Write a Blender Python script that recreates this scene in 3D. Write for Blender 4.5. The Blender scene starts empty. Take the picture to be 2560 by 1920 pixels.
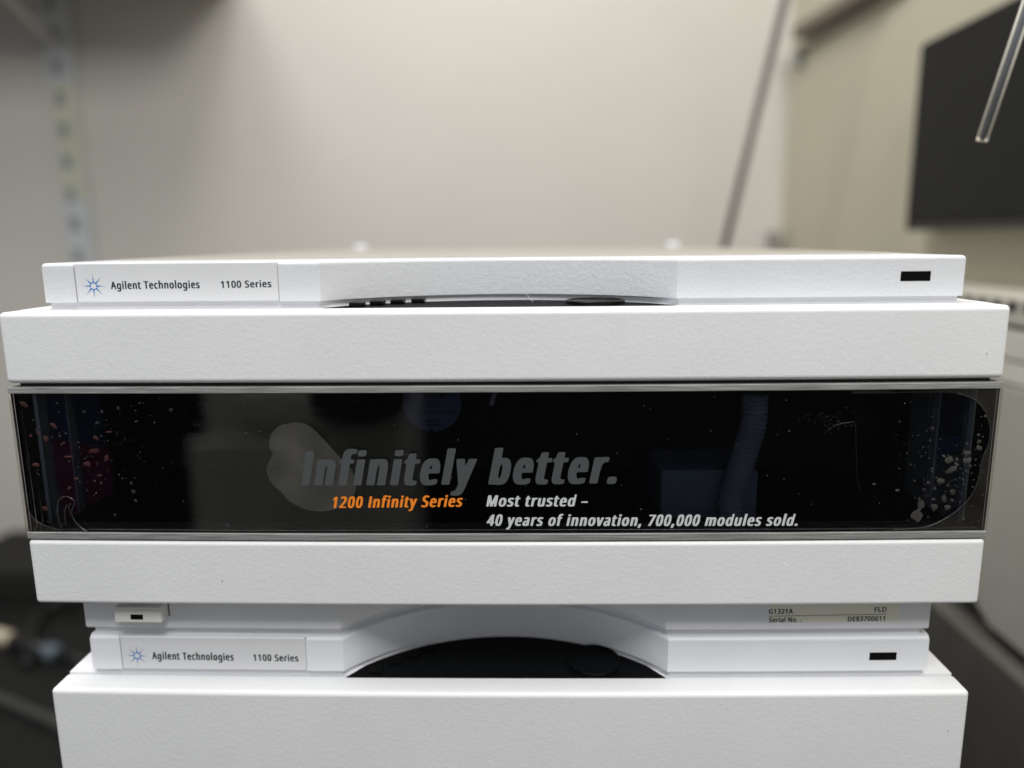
import bpy, bmesh, math, random, os
from mathutils import Vector, Matrix
random.seed(7)
SC = bpy.context.scene
COL = SC.collection
# ------------------------------------------------------------------ camera
F_PX, PITCH, YAW, ROLL = 1882.22, .1855, -.02196, -.00953
CAM = Vector((.0103, -.25238, .569))
cp, sp, cy_, sy_ = math.cos(PITCH), math.sin(PITCH), math.cos(YAW), math.sin(YAW)
fwd = Vector((sy_*cp, cy_*cp, -sp)); r0 = Vector((cy_, -sy_, 0)); u0 = r0.cross(fwd)
RT = r0*math.cos(ROLL) + u0*math.sin(ROLL); UP = -r0*math.sin(ROLL) + u0*math.cos(ROLL)
cam_d = bpy.data.cameras.new('camera'); cam = bpy.data.objects.new('camera', cam_d); COL.objects.link(cam)
m = Matrix.Identity(4)
for i in range(3):
    m[i][0], m[i][1], m[i][2], m[i][3] = RT[i], UP[i], -fwd[i], CAM[i]
cam.matrix_world = m
cam_d.sensor_width = 36; cam_d.lens = 36*F_PX/2560; cam_d.clip_start = .01; cam_d.clip_end = 60
cam_d.dof.use_dof = True; cam_d.dof.focus_distance = .268; cam_d.dof.aperture_fstop = 3.6
SC.camera = cam
# ------------------------------------------------------------------ world and lamps
W = bpy.data.worlds.new('World'); SC.world = W; W.use_nodes = True
W.node_tree.nodes['Background'].inputs[0].default_value = (.92, .955, 1, 1)
W.node_tree.nodes['Background'].inputs[1].default_value = .43
def lamp(name, loc, target, size, power, color, sy=None):
    l = bpy.data.lights.new(name, 'AREA'); l.energy = power; l.color = color; l.size = size
    if sy: l.shape = 'RECTANGLE'; l.size_y = sy
    o = bpy.data.objects.new(name, l); COL.objects.link(o); o.location = loc
    o.rotation_euler = (Vector(target)-Vector(loc)).to_track_quat('-Z', 'Y').to_euler()
    return o
lamp('ceiling_and_fill_lamp', (.22, -.85, 1.75), (.1, .45, .6), .5, 20.5, (1, .99, .97), .5)
lamp('ceiling_and_fill_lamp', (-.75, -.1, 2.1), (.3, .3, .6), .7, 13, (1, .99, .97), .5)
lamp('ceiling_and_fill_lamp', (-.22, .2, 2.0), (-.2, 1.1, .9), .36, 8.5, (1, .98, .94), .3)  # extra lamp added only to brighten the back wall
SC.view_settings.view_transform = 'Standard'; SC.view_settings.look = 'None'
SC.view_settings.exposure = 0; SC.view_settings.gamma = 1
# ------------------------------------------------------------------ helpers
BOW = .0022
def bow(x, y):
    return -BOW*max(0, 1-(x/.17)**2)*max(0, min(1, 1-y/.06))
def ray(u, v):
    return fwd + RT*(u-1280)/F_PX - UP*(v-960)/F_PX
def aty(u, v, y):                      # where the line of sight meets a fronto-parallel plane of the room
    d = ray(u, v); return CAM + d*((y-CAM.y)/d.y)
def atx(u, v, x):
    d = ray(u, v); return CAM + d*((x-CAM.x)/d.x)
def atm(u, v, y, mod):                 # the same in a module's own frame, before the panel's slight bow
    M = mod['_inv']; o = M @ CAM; d = M.to_3x3() @ ray(u, v); yy = y
    for _ in range(6):
        P = o + d*((yy-o.y)/d.y); yy = y + bow(P.x, y)
    return P.x, P.z
def nt(name):
    M = bpy.data.materials.new(name); M.use_nodes = True
    return M, M.node_tree.nodes, M.node_tree.links, M.node_tree.nodes['Principled BSDF']
def plain(name, col, rough=.5, metal=0, noise=0, nscale=40, bump=0, bscale=300, spec=None, coat=0):
    M, N, L, P = nt(name)
    P.inputs['Base Color'].default_value = (*col, 1); P.inputs['Roughness'].default_value = rough
    P.inputs['Metallic'].default_value = metal
    if spec is not None: P.inputs['Specular IOR Level'].default_value = spec
    P.inputs['Coat Weight'].default_value = coat
    tc = N.new('ShaderNodeTexCoord')
    if noise:
        n = N.new('ShaderNodeTexNoise'); n.inputs['Scale'].default_value = nscale; n.inputs['Detail'].default_value = 4
        L.new(tc.outputs['Object'], n.inputs['Vector'])
        r = N.new('ShaderNodeMapRange'); r.inputs[1].default_value = .3; r.inputs[2].default_value = .7
        r.inputs[3].default_value = 1-noise; r.inputs[4].default_value = 1+noise
        L.new(n.outputs[0], r.inputs[0])
        x = N.new('ShaderNodeVectorMath'); x.operation = 'SCALE'; x.inputs[0].default_value = col
        L.new(r.outputs[0], x.inputs['Scale']); L.new(x.outputs[0], P.inputs['Base Color'])
    if bump:
        n = N.new('ShaderNodeTexNoise'); n.inputs['Scale'].default_value = bscale; n.inputs['Detail'].default_value = 3
        L.new(tc.outputs['Object'], n.inputs['Vector'])
        b = N.new('ShaderNodeBump'); b.inputs['Strength'].default_value = bump; b.inputs['Distance'].default_value = .001
        L.new(n.outputs[0], b.inputs['Height']); L.new(b.outputs[0], P.inputs['Normal'])
    return M
def leather(name, col, strength, scale=1, rough=.42):
    """moulded plastic with a wormy leather grain"""
    M, N, L, P = nt(name)
    tc = N.new('ShaderNodeTexCoord')
    w = N.new('ShaderNodeTexNoise'); w.inputs['Scale'].default_value = 420*scale; w.inputs['Detail'].default_value = 1
    n = N.new('ShaderNodeTexNoise'); n.inputs['Scale'].default_value = 760*scale; n.inputs['Detail'].default_value = 2.5
    n.inputs['Roughness'].default_value = .55; n.inputs['Distortion'].default_value = .9
    mp = N.new('ShaderNodeMapping'); mp.inputs['Scale'].default_value = (.8, 1, 1.15)
    L.new(tc.outputs['Object'], mp.inputs['Vector']); L.new(mp.outputs[0], n.inputs['Vector']); L.new(tc.outputs['Object'], w.inputs['Vector'])
    a = N.new('ShaderNodeMath'); a.operation = 'SUBTRACT'; a.inputs[1].default_value = .5; L.new(n.outputs[0], a.inputs[0])
    b = N.new('ShaderNodeMath'); b.operation = 'ABSOLUTE'; L.new(a.outputs[0], b.inputs[0])
    c = N.new('ShaderNodeMath'); c.operation = 'MULTIPLY'; c.inputs[1].default_value = 2.2; L.new(b.outputs[0], c.inputs[0])
    d = N.new('ShaderNodeMath'); d.operation = 'ADD'; L.new(c.outputs[0], d.inputs[0]); L.new(w.outputs[0], d.inputs[1])
    bp = N.new('ShaderNodeBump'); bp.inputs['Strength'].default_value = strength; bp.inputs['Distance'].default_value = .00035
    L.new(d.outputs[0], bp.inputs['Height']); L.new(bp.outputs[0], P.inputs['Normal'])
    # faint soiling and sparse dark flecks
    g = N.new('ShaderNodeTexNoise'); g.inputs['Scale'].default_value = 22; g.inputs['Detail'].default_value = 5; L.new(tc.outputs['Object'], g.inputs['Vector'])
    r = N.new('ShaderNodeMapRange'); r.inputs[1].default_value = .3; r.inputs[2].default_value = .7; r.inputs[3].default_value = .97; r.inputs[4].default_value = 1.02
    L.new(g.outputs[0], r.inputs[0])
    v = N.new('ShaderNodeTexVoronoi'); v.inputs['Scale'].default_value = 42; v.feature = 'F1'; L.new(tc.outputs['Object'], v.inputs['Vector'])
    k = N.new('ShaderNodeMapRange'); k.inputs[1].default_value = .010; k.inputs[2].default_value = .022; k.inputs[3].default_value = .35; k.inputs[4].default_value = 1
    L.new(v.outputs['Distance'], k.inputs[0])
    q = N.new('ShaderNodeMath'); q.operation = 'MULTIPLY'; L.new(r.outputs[0], q.inputs[0]); L.new(k.outputs[0], q.inputs[1])
    x = N.new('ShaderNodeVectorMath'); x.operation = 'SCALE'; x.inputs[0].default_value = col
    L.new(q.outputs[0], x.inputs['Scale']); L.new(x.outputs[0], P.inputs['Base Color'])
    P.inputs['Roughness'].default_value = rough
    return M
def glassy(name, tint, rough, dust_sheen=0, dust_sheen_col=(.3, .28, .25), ior=1.5, bump=0):
    M, N, L, P = nt(name); N.remove(P); out = N['Material Output']
    t = N.new('ShaderNodeBsdfTransparent'); t.inputs[0].default_value = (*tint, 1)
    g = N.new('ShaderNodeBsdfGlossy'); g.inputs['Roughness'].default_value = rough
    f = N.new('ShaderNodeFresnel'); f.inputs[0].default_value = ior
    d = N.new('ShaderNodeBsdfDiffuse'); d.inputs[0].default_value = (*dust_sheen_col, 1)
    tc = N.new('ShaderNodeTexCoord')
    m0 = N.new('ShaderNodeMixShader'); m1 = N.new('ShaderNodeMixShader')
    L.new(t.outputs[0], m0.inputs[1]); L.new(d.outputs[0], m0.inputs[2])
    n = N.new('ShaderNodeTexNoise'); n.inputs['Scale'].default_value = 60; n.inputs['Detail'].default_value = 8
    L.new(tc.outputs['Object'], n.inputs['Vector'])
    r = N.new('ShaderNodeMapRange'); r.inputs[1].default_value = .3; r.inputs[2].default_value = .75; r.inputs[3].default_value = dust_sheen*.4; r.inputs[4].default_value = dust_sheen*1.3
    L.new(n.outputs[0], r.inputs[0]); L.new(r.outputs[0], m0.inputs[0])
    L.new(f.outputs[0], m1.inputs[0]); L.new(m0.outputs[0], m1.inputs[1]); L.new(g.outputs[0], m1.inputs[2])
    L.new(m1.outputs[0], out.inputs[0])
    if bump:
        mp = N.new('ShaderNodeMapping'); mp.inputs['Scale'].default_value = (18, 60, 90); L.new(tc.outputs['Object'], mp.inputs[0])
        b1 = N.new('ShaderNodeTexNoise'); b1.inputs['Scale'].default_value = 1; b1.inputs['Detail'].default_value = 3; L.new(mp.outputs[0], b1.inputs['Vector'])
        b = N.new('ShaderNodeBump'); b.inputs['Strength'].default_value = bump; b.inputs['Distance'].default_value = .0006
        L.new(b1.outputs[0], b.inputs['Height']); L.new(b.outputs[0], g.inputs['Normal'])
    return M
def brushed(name):
    M, N, L, P = nt(name); tc = N.new('ShaderNodeTexCoord')
    mp = N.new('ShaderNodeMapping'); mp.inputs['Scale'].default_value = (55, 3000, 3600); L.new(tc.outputs['Object'], mp.inputs[0])
    n = N.new('ShaderNodeTexNoise'); n.inputs['Scale'].default_value = 1; n.inputs['Detail'].default_value = 3; L.new(mp.outputs[0], n.inputs['Vector'])
    r = N.new('ShaderNodeValToRGB'); r.color_ramp.elements[0].position = .3; r.color_ramp.elements[0].color = (.20, .20, .19, 1)
    r.color_ramp.elements[1].position = .72; r.color_ramp.elements[1].color = (.50, .50, .485, 1)
    L.new(n.outputs[0], r.inputs[0]); L.new(r.outputs[0], P.inputs['Base Color'])
    P.inputs['Metallic'].default_value = .35; P.inputs['Roughness'].default_value = .5
    b = N.new('ShaderNodeBump'); b.inputs['Strength'].default_value = .15; b.inputs['Distance'].default_value = .0001
    L.new(n.outputs[0], b.inputs['Height']); L.new(b.outputs[0], P.inputs['Normal'])
    return M
MT = dict(
    white=leather('white_grained_plastic', (.80, .806, .815), .22, 1.45),
    smooth=leather('white_fine_plastic', (.685, .69, .705), .07, 1.5),
    cap=leather('white_coarse_plastic', (.675, .685, .71), .34, 1.35),
    cap_low=leather('white_plastic_soft_grain', (.76, .775, .81), .09, 1.3),
    body=leather('white_body_plastic', (.83, .835, .865), .06),
    lid=plain('cream_painted_lid', (.36, .34, .30), .5, noise=.03),
    button=plain('ivory_button', (.72, .72, .68), .4),
    black=plain('black_gloss', (.004, .004, .004), .3, spec=.12),
    slot=plain('black_slot', (.008, .008, .009), .45),
    tray=plain('black_tray', (.003, .0035, .004), .55, spec=.06),
    steel=brushed('brushed_trim'),
    glass=glassy('smoked_glass', (.80, .81, .82), .03, ior=1.58, bump=.12),
    dustglass=glassy('dusty_uncovered_glass', (.75, .74, .72), .25, dust_sheen=.055, dust_sheen_col=(.36, .32, .27), ior=1.15),
    blob=glassy('wet_film_reflection', (.7, .7, .7), .12, dust_sheen=.085, dust_sheen_col=(.62, .60, .52), ior=1.3),  # brighter beige reflection on the film patch, put into its diffuse colour
    bubble=glassy('film_bubble', (.6, .6, .6), .3, dust_sheen=.20, dust_sheen_col=(.33, .305, .27), ior=1.3),
    bubble_faint=glassy('film_bubble_faint', (.7, .7, .7), .3, dust_sheen=.10, dust_sheen_col=(.32, .32, .33), ior=1.3),
    crease=glassy('film_crease', (.8, .8, .8), .25, dust_sheen=.05, dust_sheen_col=(.5, .5, .5), ior=1.4),
    redbubble=glassy('film_bubble_left', (.6, .5, .5), .3, dust_sheen=.20, dust_sheen_col=(.32, .13, .12), ior=1.3),
    speck=plain('dust_speck', (.42, .42, .41), .6),
    grey_ink=plain('grey_lettering', (.070, .077, .080), .5, noise=.04),
    orange_ink=plain('orange_lettering', (.92, .26, .02), .5),
    white_ink=plain('pale_lettering', (.62, .645, .655), .5),
    dark_ink=plain('dark_print', (.028, .035, .042), .6),
    blue_ink=plain('blue_print', (.02, .17, .52), .6),
    paper=plain('label_paper', (.88, .85, .73), .35),
    inner=plain('interior_dark', (.012, .014, .016), .7),
    navy=plain('interior_navy', (.14, .27, .72), .6),
    crimson=plain('interior_crimson', (.95, .10, .42), .6),
    slate=plain('interior_slate', (.36, .44, .66), .6),
    block=plain('interior_block', (.20, .25, .38), .6),
    slate2=plain('interior_grey_slate', (.36, .44, .56), .6),
    post=plain('interior_post', (.72, .78, .95), .5),
    hose=plain('interior_hose', (.30, .34, .46), .6),
    disc=plain('interior_disc', (.12, .15, .30), .6),
    ink2=plain('interior_ink', (.012, .014, .03), .6),
)
# ------------------------------------------------------------------ mesh building
def ob(name, bm, mat, parent=None, bowed=False, smooth=False):
    if bowed:
        for i in range(1, 26):
            x = -.17 + .34*i/26
            g = bm.verts[:]+bm.edges[:]+bm.faces[:]
            bmesh.ops.bisect_plane(bm, geom=g, plane_co=(x, 0, 0), plane_no=(1, 0, 0), dist=1e-6)
        for v in bm.verts:
            v.co.y += bow(v.co.x, v.co.y)
    me = bpy.data.meshes.new(name); bm.to_mesh(me); bm.free()
    if mat: me.materials.append(mat)
    if smooth:
        for p in me.polygons: p.use_smooth = True
    o = bpy.data.objects.new(name, me); COL.objects.link(o)
    if parent: o.parent = parent
    return o
def box(bm, x0, x1, y0, y1, z0, z1, bev=0, seg=3):
    b = bmesh.new(); bmesh.ops.create_cube(b, size=1)
    for v in b.verts:
        v.co = Vector(((x0+x1)/2+v.co.x*(x1-x0), (y0+y1)/2+v.co.y*(y1-y0), (z0+z1)/2+v.co.z*(z1-z0)))
    if bev: bmesh.ops.bevel(b, geom=b.edges[:], offset=bev, segments=seg, profile=.5, affect='EDGES')
    merge(bm, b)
def merge(bm, b):
    me = bpy.data.meshes.new('t'); b.to_mesh(me); b.free(); bm.from_mesh(me); bpy.data.meshes.remove(me)
def prism(bm, pts, z0, z1, bev=0, seg=3, top=True, bottom=True, axis='z'):
    """extrude a plan polygon; rounds the upper and/or lower rim"""
    b = bmesh.new(); n = len(pts)
    lo = [b.verts.new((x, y, z0) if axis == 'z' else (x, z0, y)) for x, y in pts]
    hi = [b.verts.new((x, y, z1) if axis == 'z' else (x, z1, y)) for x, y in pts]
    b.faces.new(lo[::-1]); b.faces.new(hi)
    for i in range(n): b.faces.new((lo[i], lo[(i+1) % n], hi[(i+1) % n], hi[i]))
    bmesh.ops.recalc_face_normals(b, faces=b.faces[:])
    if bev:
        es = [e for e in b.edges if (top and e.verts[0] in hi and e.verts[1] in hi) or (bottom and e.verts[0] in lo and e.verts[1] in lo)]
        bmesh.ops.bevel(b, geom=es, offset=bev, segments=seg, profile=.5, affect='EDGES')
    merge(bm, b)
def tube(bm, pts, r, sides=8, taper=None, caps=True):
    rings = []; P = [Vector(p) for p in pts]
    for i, p in enumerate(P):
        t = (P[min(i+1, len(P)-1)]-P[max(i-1, 0)]).normalized()
        a = t.cross(Vector((0, 1, 0)));
        if a.length < .1: a = t.cross(Vector((1, 0, 0)))
        a.normalize(); c = t.cross(a); rr = r if taper is None else taper[i]
        rings.append([bm.verts.new(p + (a*math.cos(2*math.pi*k/sides)+c*math.sin(2*math.pi*k/sides))*rr) for k in range(sides)])
    for A, B in zip(rings, rings[1:]):
        for k in range(sides): bm.faces.new((A[k], A[(k+1) % sides], B[(k+1) % sides], B[k]))
    if caps: bm.faces.new(rings[0][::-1]); bm.faces.new(rings[-1])
def smooth_path(pts, n=8):
    P = [Vector(p) for p in pts]; out = []
    for i in range(len(P)-1):
        a, b, c, d = P[max(i-1, 0)], P[i], P[i+1], P[min(i+2, len(P)-1)]
        for k in range(n):
            t = k/n
            out.append(.5*((2*b)+(c-a)*t+(2*a-5*b+4*c-d)*t*t+(3*b-3*c+d-a)*t**3))
    out.append(P[-1]); return out
def closed(pts, n=6):
    P = [Vector(p) for p in pts]; out = []; N = len(P)
    for i in range(N):
        a, b, c, d = P[i-1], P[i], P[(i+1) % N], P[(i+2) % N]
        for k in range(n):
            t = k/n
            out.append(.5*((2*b)+(c-a)*t+(2*a-5*b+4*c-d)*t*t+(3*b-3*c+d-a)*t**3))
    return out
def cyl(bm, x, y, r, z0, z1, n=32, bev=0):
    prism(bm, [(x+r*math.cos(2*math.pi*k/n), y+r*math.sin(2*math.pi*k/n)) for k in range(n)], z0, z1, bev, 3, True, False)
# ------------------------------------------------------------------ lettering
import numpy as np
from mathutils.geometry import tessellate_polygon
def _font(n):
    try: return bpy.data.fonts.load(os.path.join(bpy.utils.system_resource('DATAFILES', path='fonts'), n))
    except Exception: return None
FONT, FONT2 = _font('NotoSansHebrew-Regular.woff2'), _font('Inter.woff2')
_raw = {}
def raw_glyph(ch):
    """outline polylines and advance width of one character"""
    if ch == 'I': _raw[ch] = ([np.array([(.085, 0.), (.175, 0.), (.175, .714), (.085, .714)])], .26)
    if ch in _raw: return _raw[ch]
    def splines(s):
        cu = bpy.data.curves.new('t', 'FONT'); cu.body = s; cu.size = 1
        f = FONT2 if ch == 'µ' else FONT
        if f: cu.font = f
        o = bpy.data.objects.new('t', cu); COL.objects.link(o)
        bpy.ops.object.select_all(action='DESELECT'); o.select_set(True); bpy.context.view_layer.objects.active = o
        bpy.ops.object.convert(target='CURVE'); o = bpy.context.object; out = []
        for sp_ in o.data.splines:
            B_ = sp_.bezier_points; P = []
            for i in range(len(B_)):
                p, q = B_[i], B_[(i+1) % len(B_)]
                p0, p1, p2, p3 = (np.array(v[:2]) for v in (p.co, p.handle_right, q.handle_left, q.co))
                for k in range(8):
                    t = k/8; P.append((1-t)**3*p0+3*(1-t)**2*t*p1+3*(1-t)*t*t*p2+t**3*p3)
            if len(P) > 2: out.append(np.array(P))
        c = o.data; bpy.data.objects.remove(o); bpy.data.curves.remove(c)
        return out
    hs = splines('H'); kk = .714/(max(p[:, 1].max() for p in hs)-min(p[:, 1].min() for p in hs))
    h0 = min(p[:, 0].min() for p in hs)*kk
    al = [p*kk for p in splines(ch+'H')]; xs = sorted(p[:, 0].min() for p in al); hx = max(p[:, 0].min() for p in al)
    g = [p for p in al if p[:, 0].min() < hx-1e-6]
    _raw[ch] = (g, hx-h0); return _raw[ch]
def glyph_poly(ch, cond, dx, dy, res):
    """embolden a condensed outline by dx sideways and dy upright; filled cells by marching squares"""
    g, adv = raw_glyph(ch)
    if not g: return [], [], adv
    g = [p*np.array([cond, 1.]) for p in g]; h = .714/res; k = dx/max(dy, 1e-3)
    A_ = np.concatenate(g); x0, y0 = A_.min(0)-np.array([dx, dy])-2*h; x1, y1 = A_.max(0)+np.array([dx, dy])+2*h
    nx, ny = int((x1-x0)/h)+2, int((y1-y0)/h)+2
    X, Y = np.meshgrid(x0+np.arange(nx)*h, y0+np.arange(ny)*h, indexing='ij')
    wn = np.zeros_like(X); S = []
    for p in g:
        q = np.roll(p, -1, 0)
        for (ax, ay), (bx, by) in zip(p, q):
            L_ = math.hypot(bx-ax, by-ay)
            if L_ < 1e-9: continue
            c = (bx-ax)*(Y-ay)-(X-ax)*(by-ay)
            wn += np.where((ay <= Y) & (by > Y) & (c > 0), 1, 0) - np.where((ay > Y) & (by <= Y) & (c < 0), 1, 0)
            m_ = max(1, int(L_/(h*.5)))
            for t in range(m_): S.append((ax+(bx-ax)*t/m_, ay+(by-ay)*t/m_))
    D_ = np.full(X.shape, 9.)
    for sx, sy in S:
        i0, i1 = max(0, int((sx-x0-dx)/h)-3), int((sx-x0+dx)/h)+5
        j0, j1 = max(0, int((sy-y0-dx)/h)-3), int((sy-y0+dx)/h)+5
        a_ = np.abs(X[i0:i1, j0:j1]-sx); b_ = np.abs(Y[i0:i1, j0:j1]-sy)*k
        D_[i0:i1, j0:j1] = np.minimum(D_[i0:i1, j0:j1], (a_**6+b_**6)**(1/6))
    Fd = np.where(wn != 0, dx+np.minimum(D_, dx), dx-D_)
    Fd = np.clip(Fd, -2*h, 2*h)
    V, Fc, idx = [], [], {}
    def vid(key, x, y):
        if key not in idx: idx[key] = len(V); V.append((x, y))
        return idx[key]
    for j in range(ny-1):
        i = 0
        while i < nx-1:
            f = (Fd[i, j], Fd[i+1, j], Fd[i+1, j+1], Fd[i, j+1])
            if min(f) > 0:
                e = i
                while e < nx-1 and min(Fd[e+1, j], Fd[e+1, j+1], Fd[e, j], Fd[e, j+1]) > 0: e += 1
                Fc.append([vid(('c', i, j), X[i, j], Y[i, j]), vid(('c', e, j), X[e, j], Y[e, j]), vid(('c', e, j+1), X[e, j+1], Y[e, j+1]), vid(('c', i, j+1), X[i, j+1], Y[i, j+1])])
                i = e; continue
            if max(f) > 0:
                cn = ((i, j), (i+1, j), (i+1, j+1), (i, j+1)); poly = []
                for q in range(4):
                    a_, b_ = cn[q], cn[(q+1) % 4]; fa, fb = f[q], f[(q+1) % 4]
                    if fa > 0: poly.append(vid(('c',)+a_, X[a_], Y[a_]))
                    if (fa > 0) != (fb > 0):
                        t = fa/(fa-fb); poly.append(vid(('e',)+min(a_, b_)+max(a_, b_), X[a_]+(X[b_]-X[a_])*t, Y[a_]+(Y[b_]-Y[a_])*t))
                if len(poly) > 2: Fc.append(poly)
            i += 1
    return V, Fc, adv
def text(s, mod, parent, pL, pR, cap_px, y, mat, dx=.05, dy=.01, shear=0, track=.09, res=22, name='lettering', lift=0, bw=True):
    """print s between two baseline pixels of a panel that lies at depth y of its module"""
    a = Vector(atm(*pL, y, mod)); b = Vector(atm(*pR, y, mod)); c = Vector(atm(pL[0], pL[1]-cap_px, y, mod))
    capw = (c-a).length; em = capw/(.714+2*dy); W_ = (b-a).length/em - 2*dx
    first, last = raw_glyph(s[0])[0], raw_glyph(s[-1])[0]
    l0 = min(p[:, 0].min() for p in first); r1 = max(p[:, 0].max() for p in last)
    nat = sum(raw_glyph(ch)[1] for ch in s[:-1]) + r1 - l0
    gaps = len(s)-1
    cond = (W_ - gaps*track - shear*.0)/nat
    bm = bmesh.new(); pen = -l0*cond + dx; ex = (b-a).normalized(); ez = Vector((0, 1)); cache = {}
    for ch in s:
        if ch not in cache: cache[ch] = glyph_poly(ch, cond, dx, dy, res)
        V, Fc, adv = cache[ch]
        vs = []
        for vx, vy in V:
            p = a + ex*((vx+pen+shear*(vy-.0))*em) + ez*((vy+dy)*em)
            vs.append(bm.verts.new((p.x, y-lift+(bow(p.x, y) if bw else 0), p.y)))
        for f in Fc:
            if len(set(f)) == len(f): bm.faces.new([vs[q] for q in f])
        pen += adv*cond + track

    return ob(name, bm, mat, parent)
# ------------------------------------------------------------------ the instrument modules
TOP, H = .1409, .1409                      # module height; local z runs from 0 (foot) to TOP
def Z(d): return TOP - d                   # d = distance below the module's top
R_ARC = .0806
def arc(n=28, inset=0):
    """plan of the concave finger recess, left to right"""
    c = .0615; s = .0285; cyy = .0101 + s - R_ARC; R = R_ARC + inset
    a0 = math.acos(min(1, (.0101+inset*.6-cyy)/R)); out = []
    for k in range(n+1):
        a = -a0 + 2*a0*k/n; out.append((R*math.sin(a), cyy+R*math.cos(a)))
    return out
def empty(name, loc, rz, label, cat, group=None):
    o = bpy.data.objects.new(name, None); COL.objects.link(o); o.location = loc; o.rotation_euler[2] = rz
    o['label'] = label; o['category'] = cat
    if group: o['group'] = group
    o.empty_display_size = .02
    return o
def tag(o, label, cat, group=None):
    o['label'] = label; o['category'] = cat
    if group: o['group'] = group
    return o
INV = {}
class Mod(dict): pass
def strip(mod, M, capmat, xs, tray_fins=True, finmat='black'):
    """upper strip with brand plate, recess and status light; xs = plate seam pixels"""
    y0 = .0101
    xl = atm(xs[0], xs[2], y0, M)[0]; xr = atm(xs[1], xs[2], y0, M)[0]
    fr = arc(); w = .1604; c = .0022
    pts = [(-w, .013), (-w+.0012, y0)] + [(xl, y0), (xl, y0+.0018), (xr, y0+.0018), (xr, y0)] + fr + [(w-.0012, y0), (w, .013), (w, .39), (w-.01, .40), (-w+.01, .40), (-w, .39)]
    bm = bmesh.new(); prism(bm, pts, Z(.0137), Z(0), .0013, 4, True, False)
    ob('top_cap', bm, capmat, mod, True)
    g = .00022
    bm = bmesh.new()
    box(bm, xl+g, xr-g, y0-.00012, y0+.0017, Z(.0137), Z(-.00005), .0006, 3)
    plate = ob('brand_plate', bm, MT['smooth'], mod, True)
    # neck under the cap, following the recess
    ni = arc(inset=.0012); q = y0+.0016
    ni = [p for p in ni]
    pts = [(-w+.002, q)] + [(-.0625, q)] + ni[1:-1] + [(.0625, q)] + [(w-.002, q), (w-.002, .39), (-w+.002, .39)]
    bm = bmesh.new(); prism(bm, pts, Z(.0166), Z(.0137))
    ob('neck', bm, MT['body'], mod, True)
    # black floor of the finger recess
    fl = [(-.0612, .0096)] + arc(inset=.0009)[2:-2] + [(.0612, .0096)]
    bm = bmesh.new(); prism(bm, [(x*.995, y) for x, y in fl], Z(.0185), Z(.01605))
    tray = ob('recess_floor', bm, MT['tray'], mod, True)
    if tray_fins:
        for fx, fy in ((-.0500, .0165), (-.0440, .0228), (-.0375, .0278), (-.0305, .0318)):
            bm = bmesh.new(); box(bm, fx-.0024, fx+.0024, fy-.0045, fy+(.0014 if finmat == 'black' else -.0002), Z(.0160), Z(.0145 if finmat == 'black' else .0152), .0003, 2)
            ob('fin', bm, MT[finmat], tray, True)
        bm = bmesh.new(); cx, cyy = .0345, .0206
        prof = [(.0106, Z(.0160)), (.0106, Z(.0150)), (.0103, Z(.0147)), (.0097, Z(.0147)), (.0094, Z(.0151)), (0.0, Z(.0152))]
        lathe(bm, cx, cyy, prof)
        ob('ring_cap', bm, MT[finmat], tray, True)
    return plate
def lathe(bm, cx, cyy, prof, n=40):
    rings = []
    for r, z in prof:
        if r == 0: rings.append([bm.verts.new((cx, cyy, z))]); continue
        rings.append([bm.verts.new((cx+r*math.cos(2*math.pi*k/n), cyy+r*math.sin(2*math.pi*k/n), z)) for k in range(n)])
    for A, B in zip(rings, rings[1:]):
        for k in range(n):
            if len(B) == 1: bm.faces.new((A[k], A[(k+1) % n], B[0]))
            else: bm.faces.new((A[k], A[(k+1) % n], B[(k+1) % n], B[k]))
def rect(mod_, M, name, mat, px, y, t, parent, bev=.0001, bowed=True):
    (u0_, v0_, u1_, v1_) = px
    a = atm(u0_, v0_, y, M); b = atm(u1_, v1_, y, M); c = atm(u0_, v1_, y, M); d = atm(u1_, v0_, y, M)
    bm = bmesh.new(); box(bm, (a[0]+c[0])/2, (b[0]+d[0])/2, y, y+t, (b[1]+c[1])/2, (a[1]+d[1])/2, bev, 2)
    return ob(name, bm, mat, parent, bowed)
def logo(M, parent, cx, cyy, k, y, tilt=-.02):
    bm = bmesh.new()
    o = Vector(atm(cx, cyy, y, M)); px = Vector(atm(cx+10, cyy, y, M)); s = (px-o).length/10*k
    for arm in range(8):
        a = arm*math.pi/4 + tilt + (.03 if arm % 2 else 0)
        for r, rad in ((9.3, 2.9), (15.2, 2.1), (20.8, 1.45), (26.2, 1.05)):
            x = o.x + math.cos(a)*r*s; z = o.y + math.sin(a)*r*s
            vs = [bm.verts.new((x+rad*s*math.cos(2*math.pi*i/10), y+bow(x, y), z+rad*s*math.sin(2*math.pi*i/10))) for i in range(10)]
            bm.faces.new(vs)
    return ob('logo', bm, MT['blue_ink'], parent)
def belt(mod, hollow):
    w = .1699
    bm = bmesh.new()
    if hollow:
        box(bm, -w, w, .0118, .40, Z(.0420), Z(.01625)); box(bm, -w, w, .0118, .40, Z(.1222), Z(.0979))
        box(bm, -w, w, .085, .40, Z(.0979), Z(.0420))
        box(bm, -w, -w+.002, .0118, .085, Z(.0979), Z(.0420)); box(bm, w-.002, w, .0118, .085, Z(.0979), Z(.0420))
    else:
        box(bm, -w, w, .0118, .40, Z(.1222), Z(.01625))
    ob('casing', bm, MT['body'], mod, True)
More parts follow.
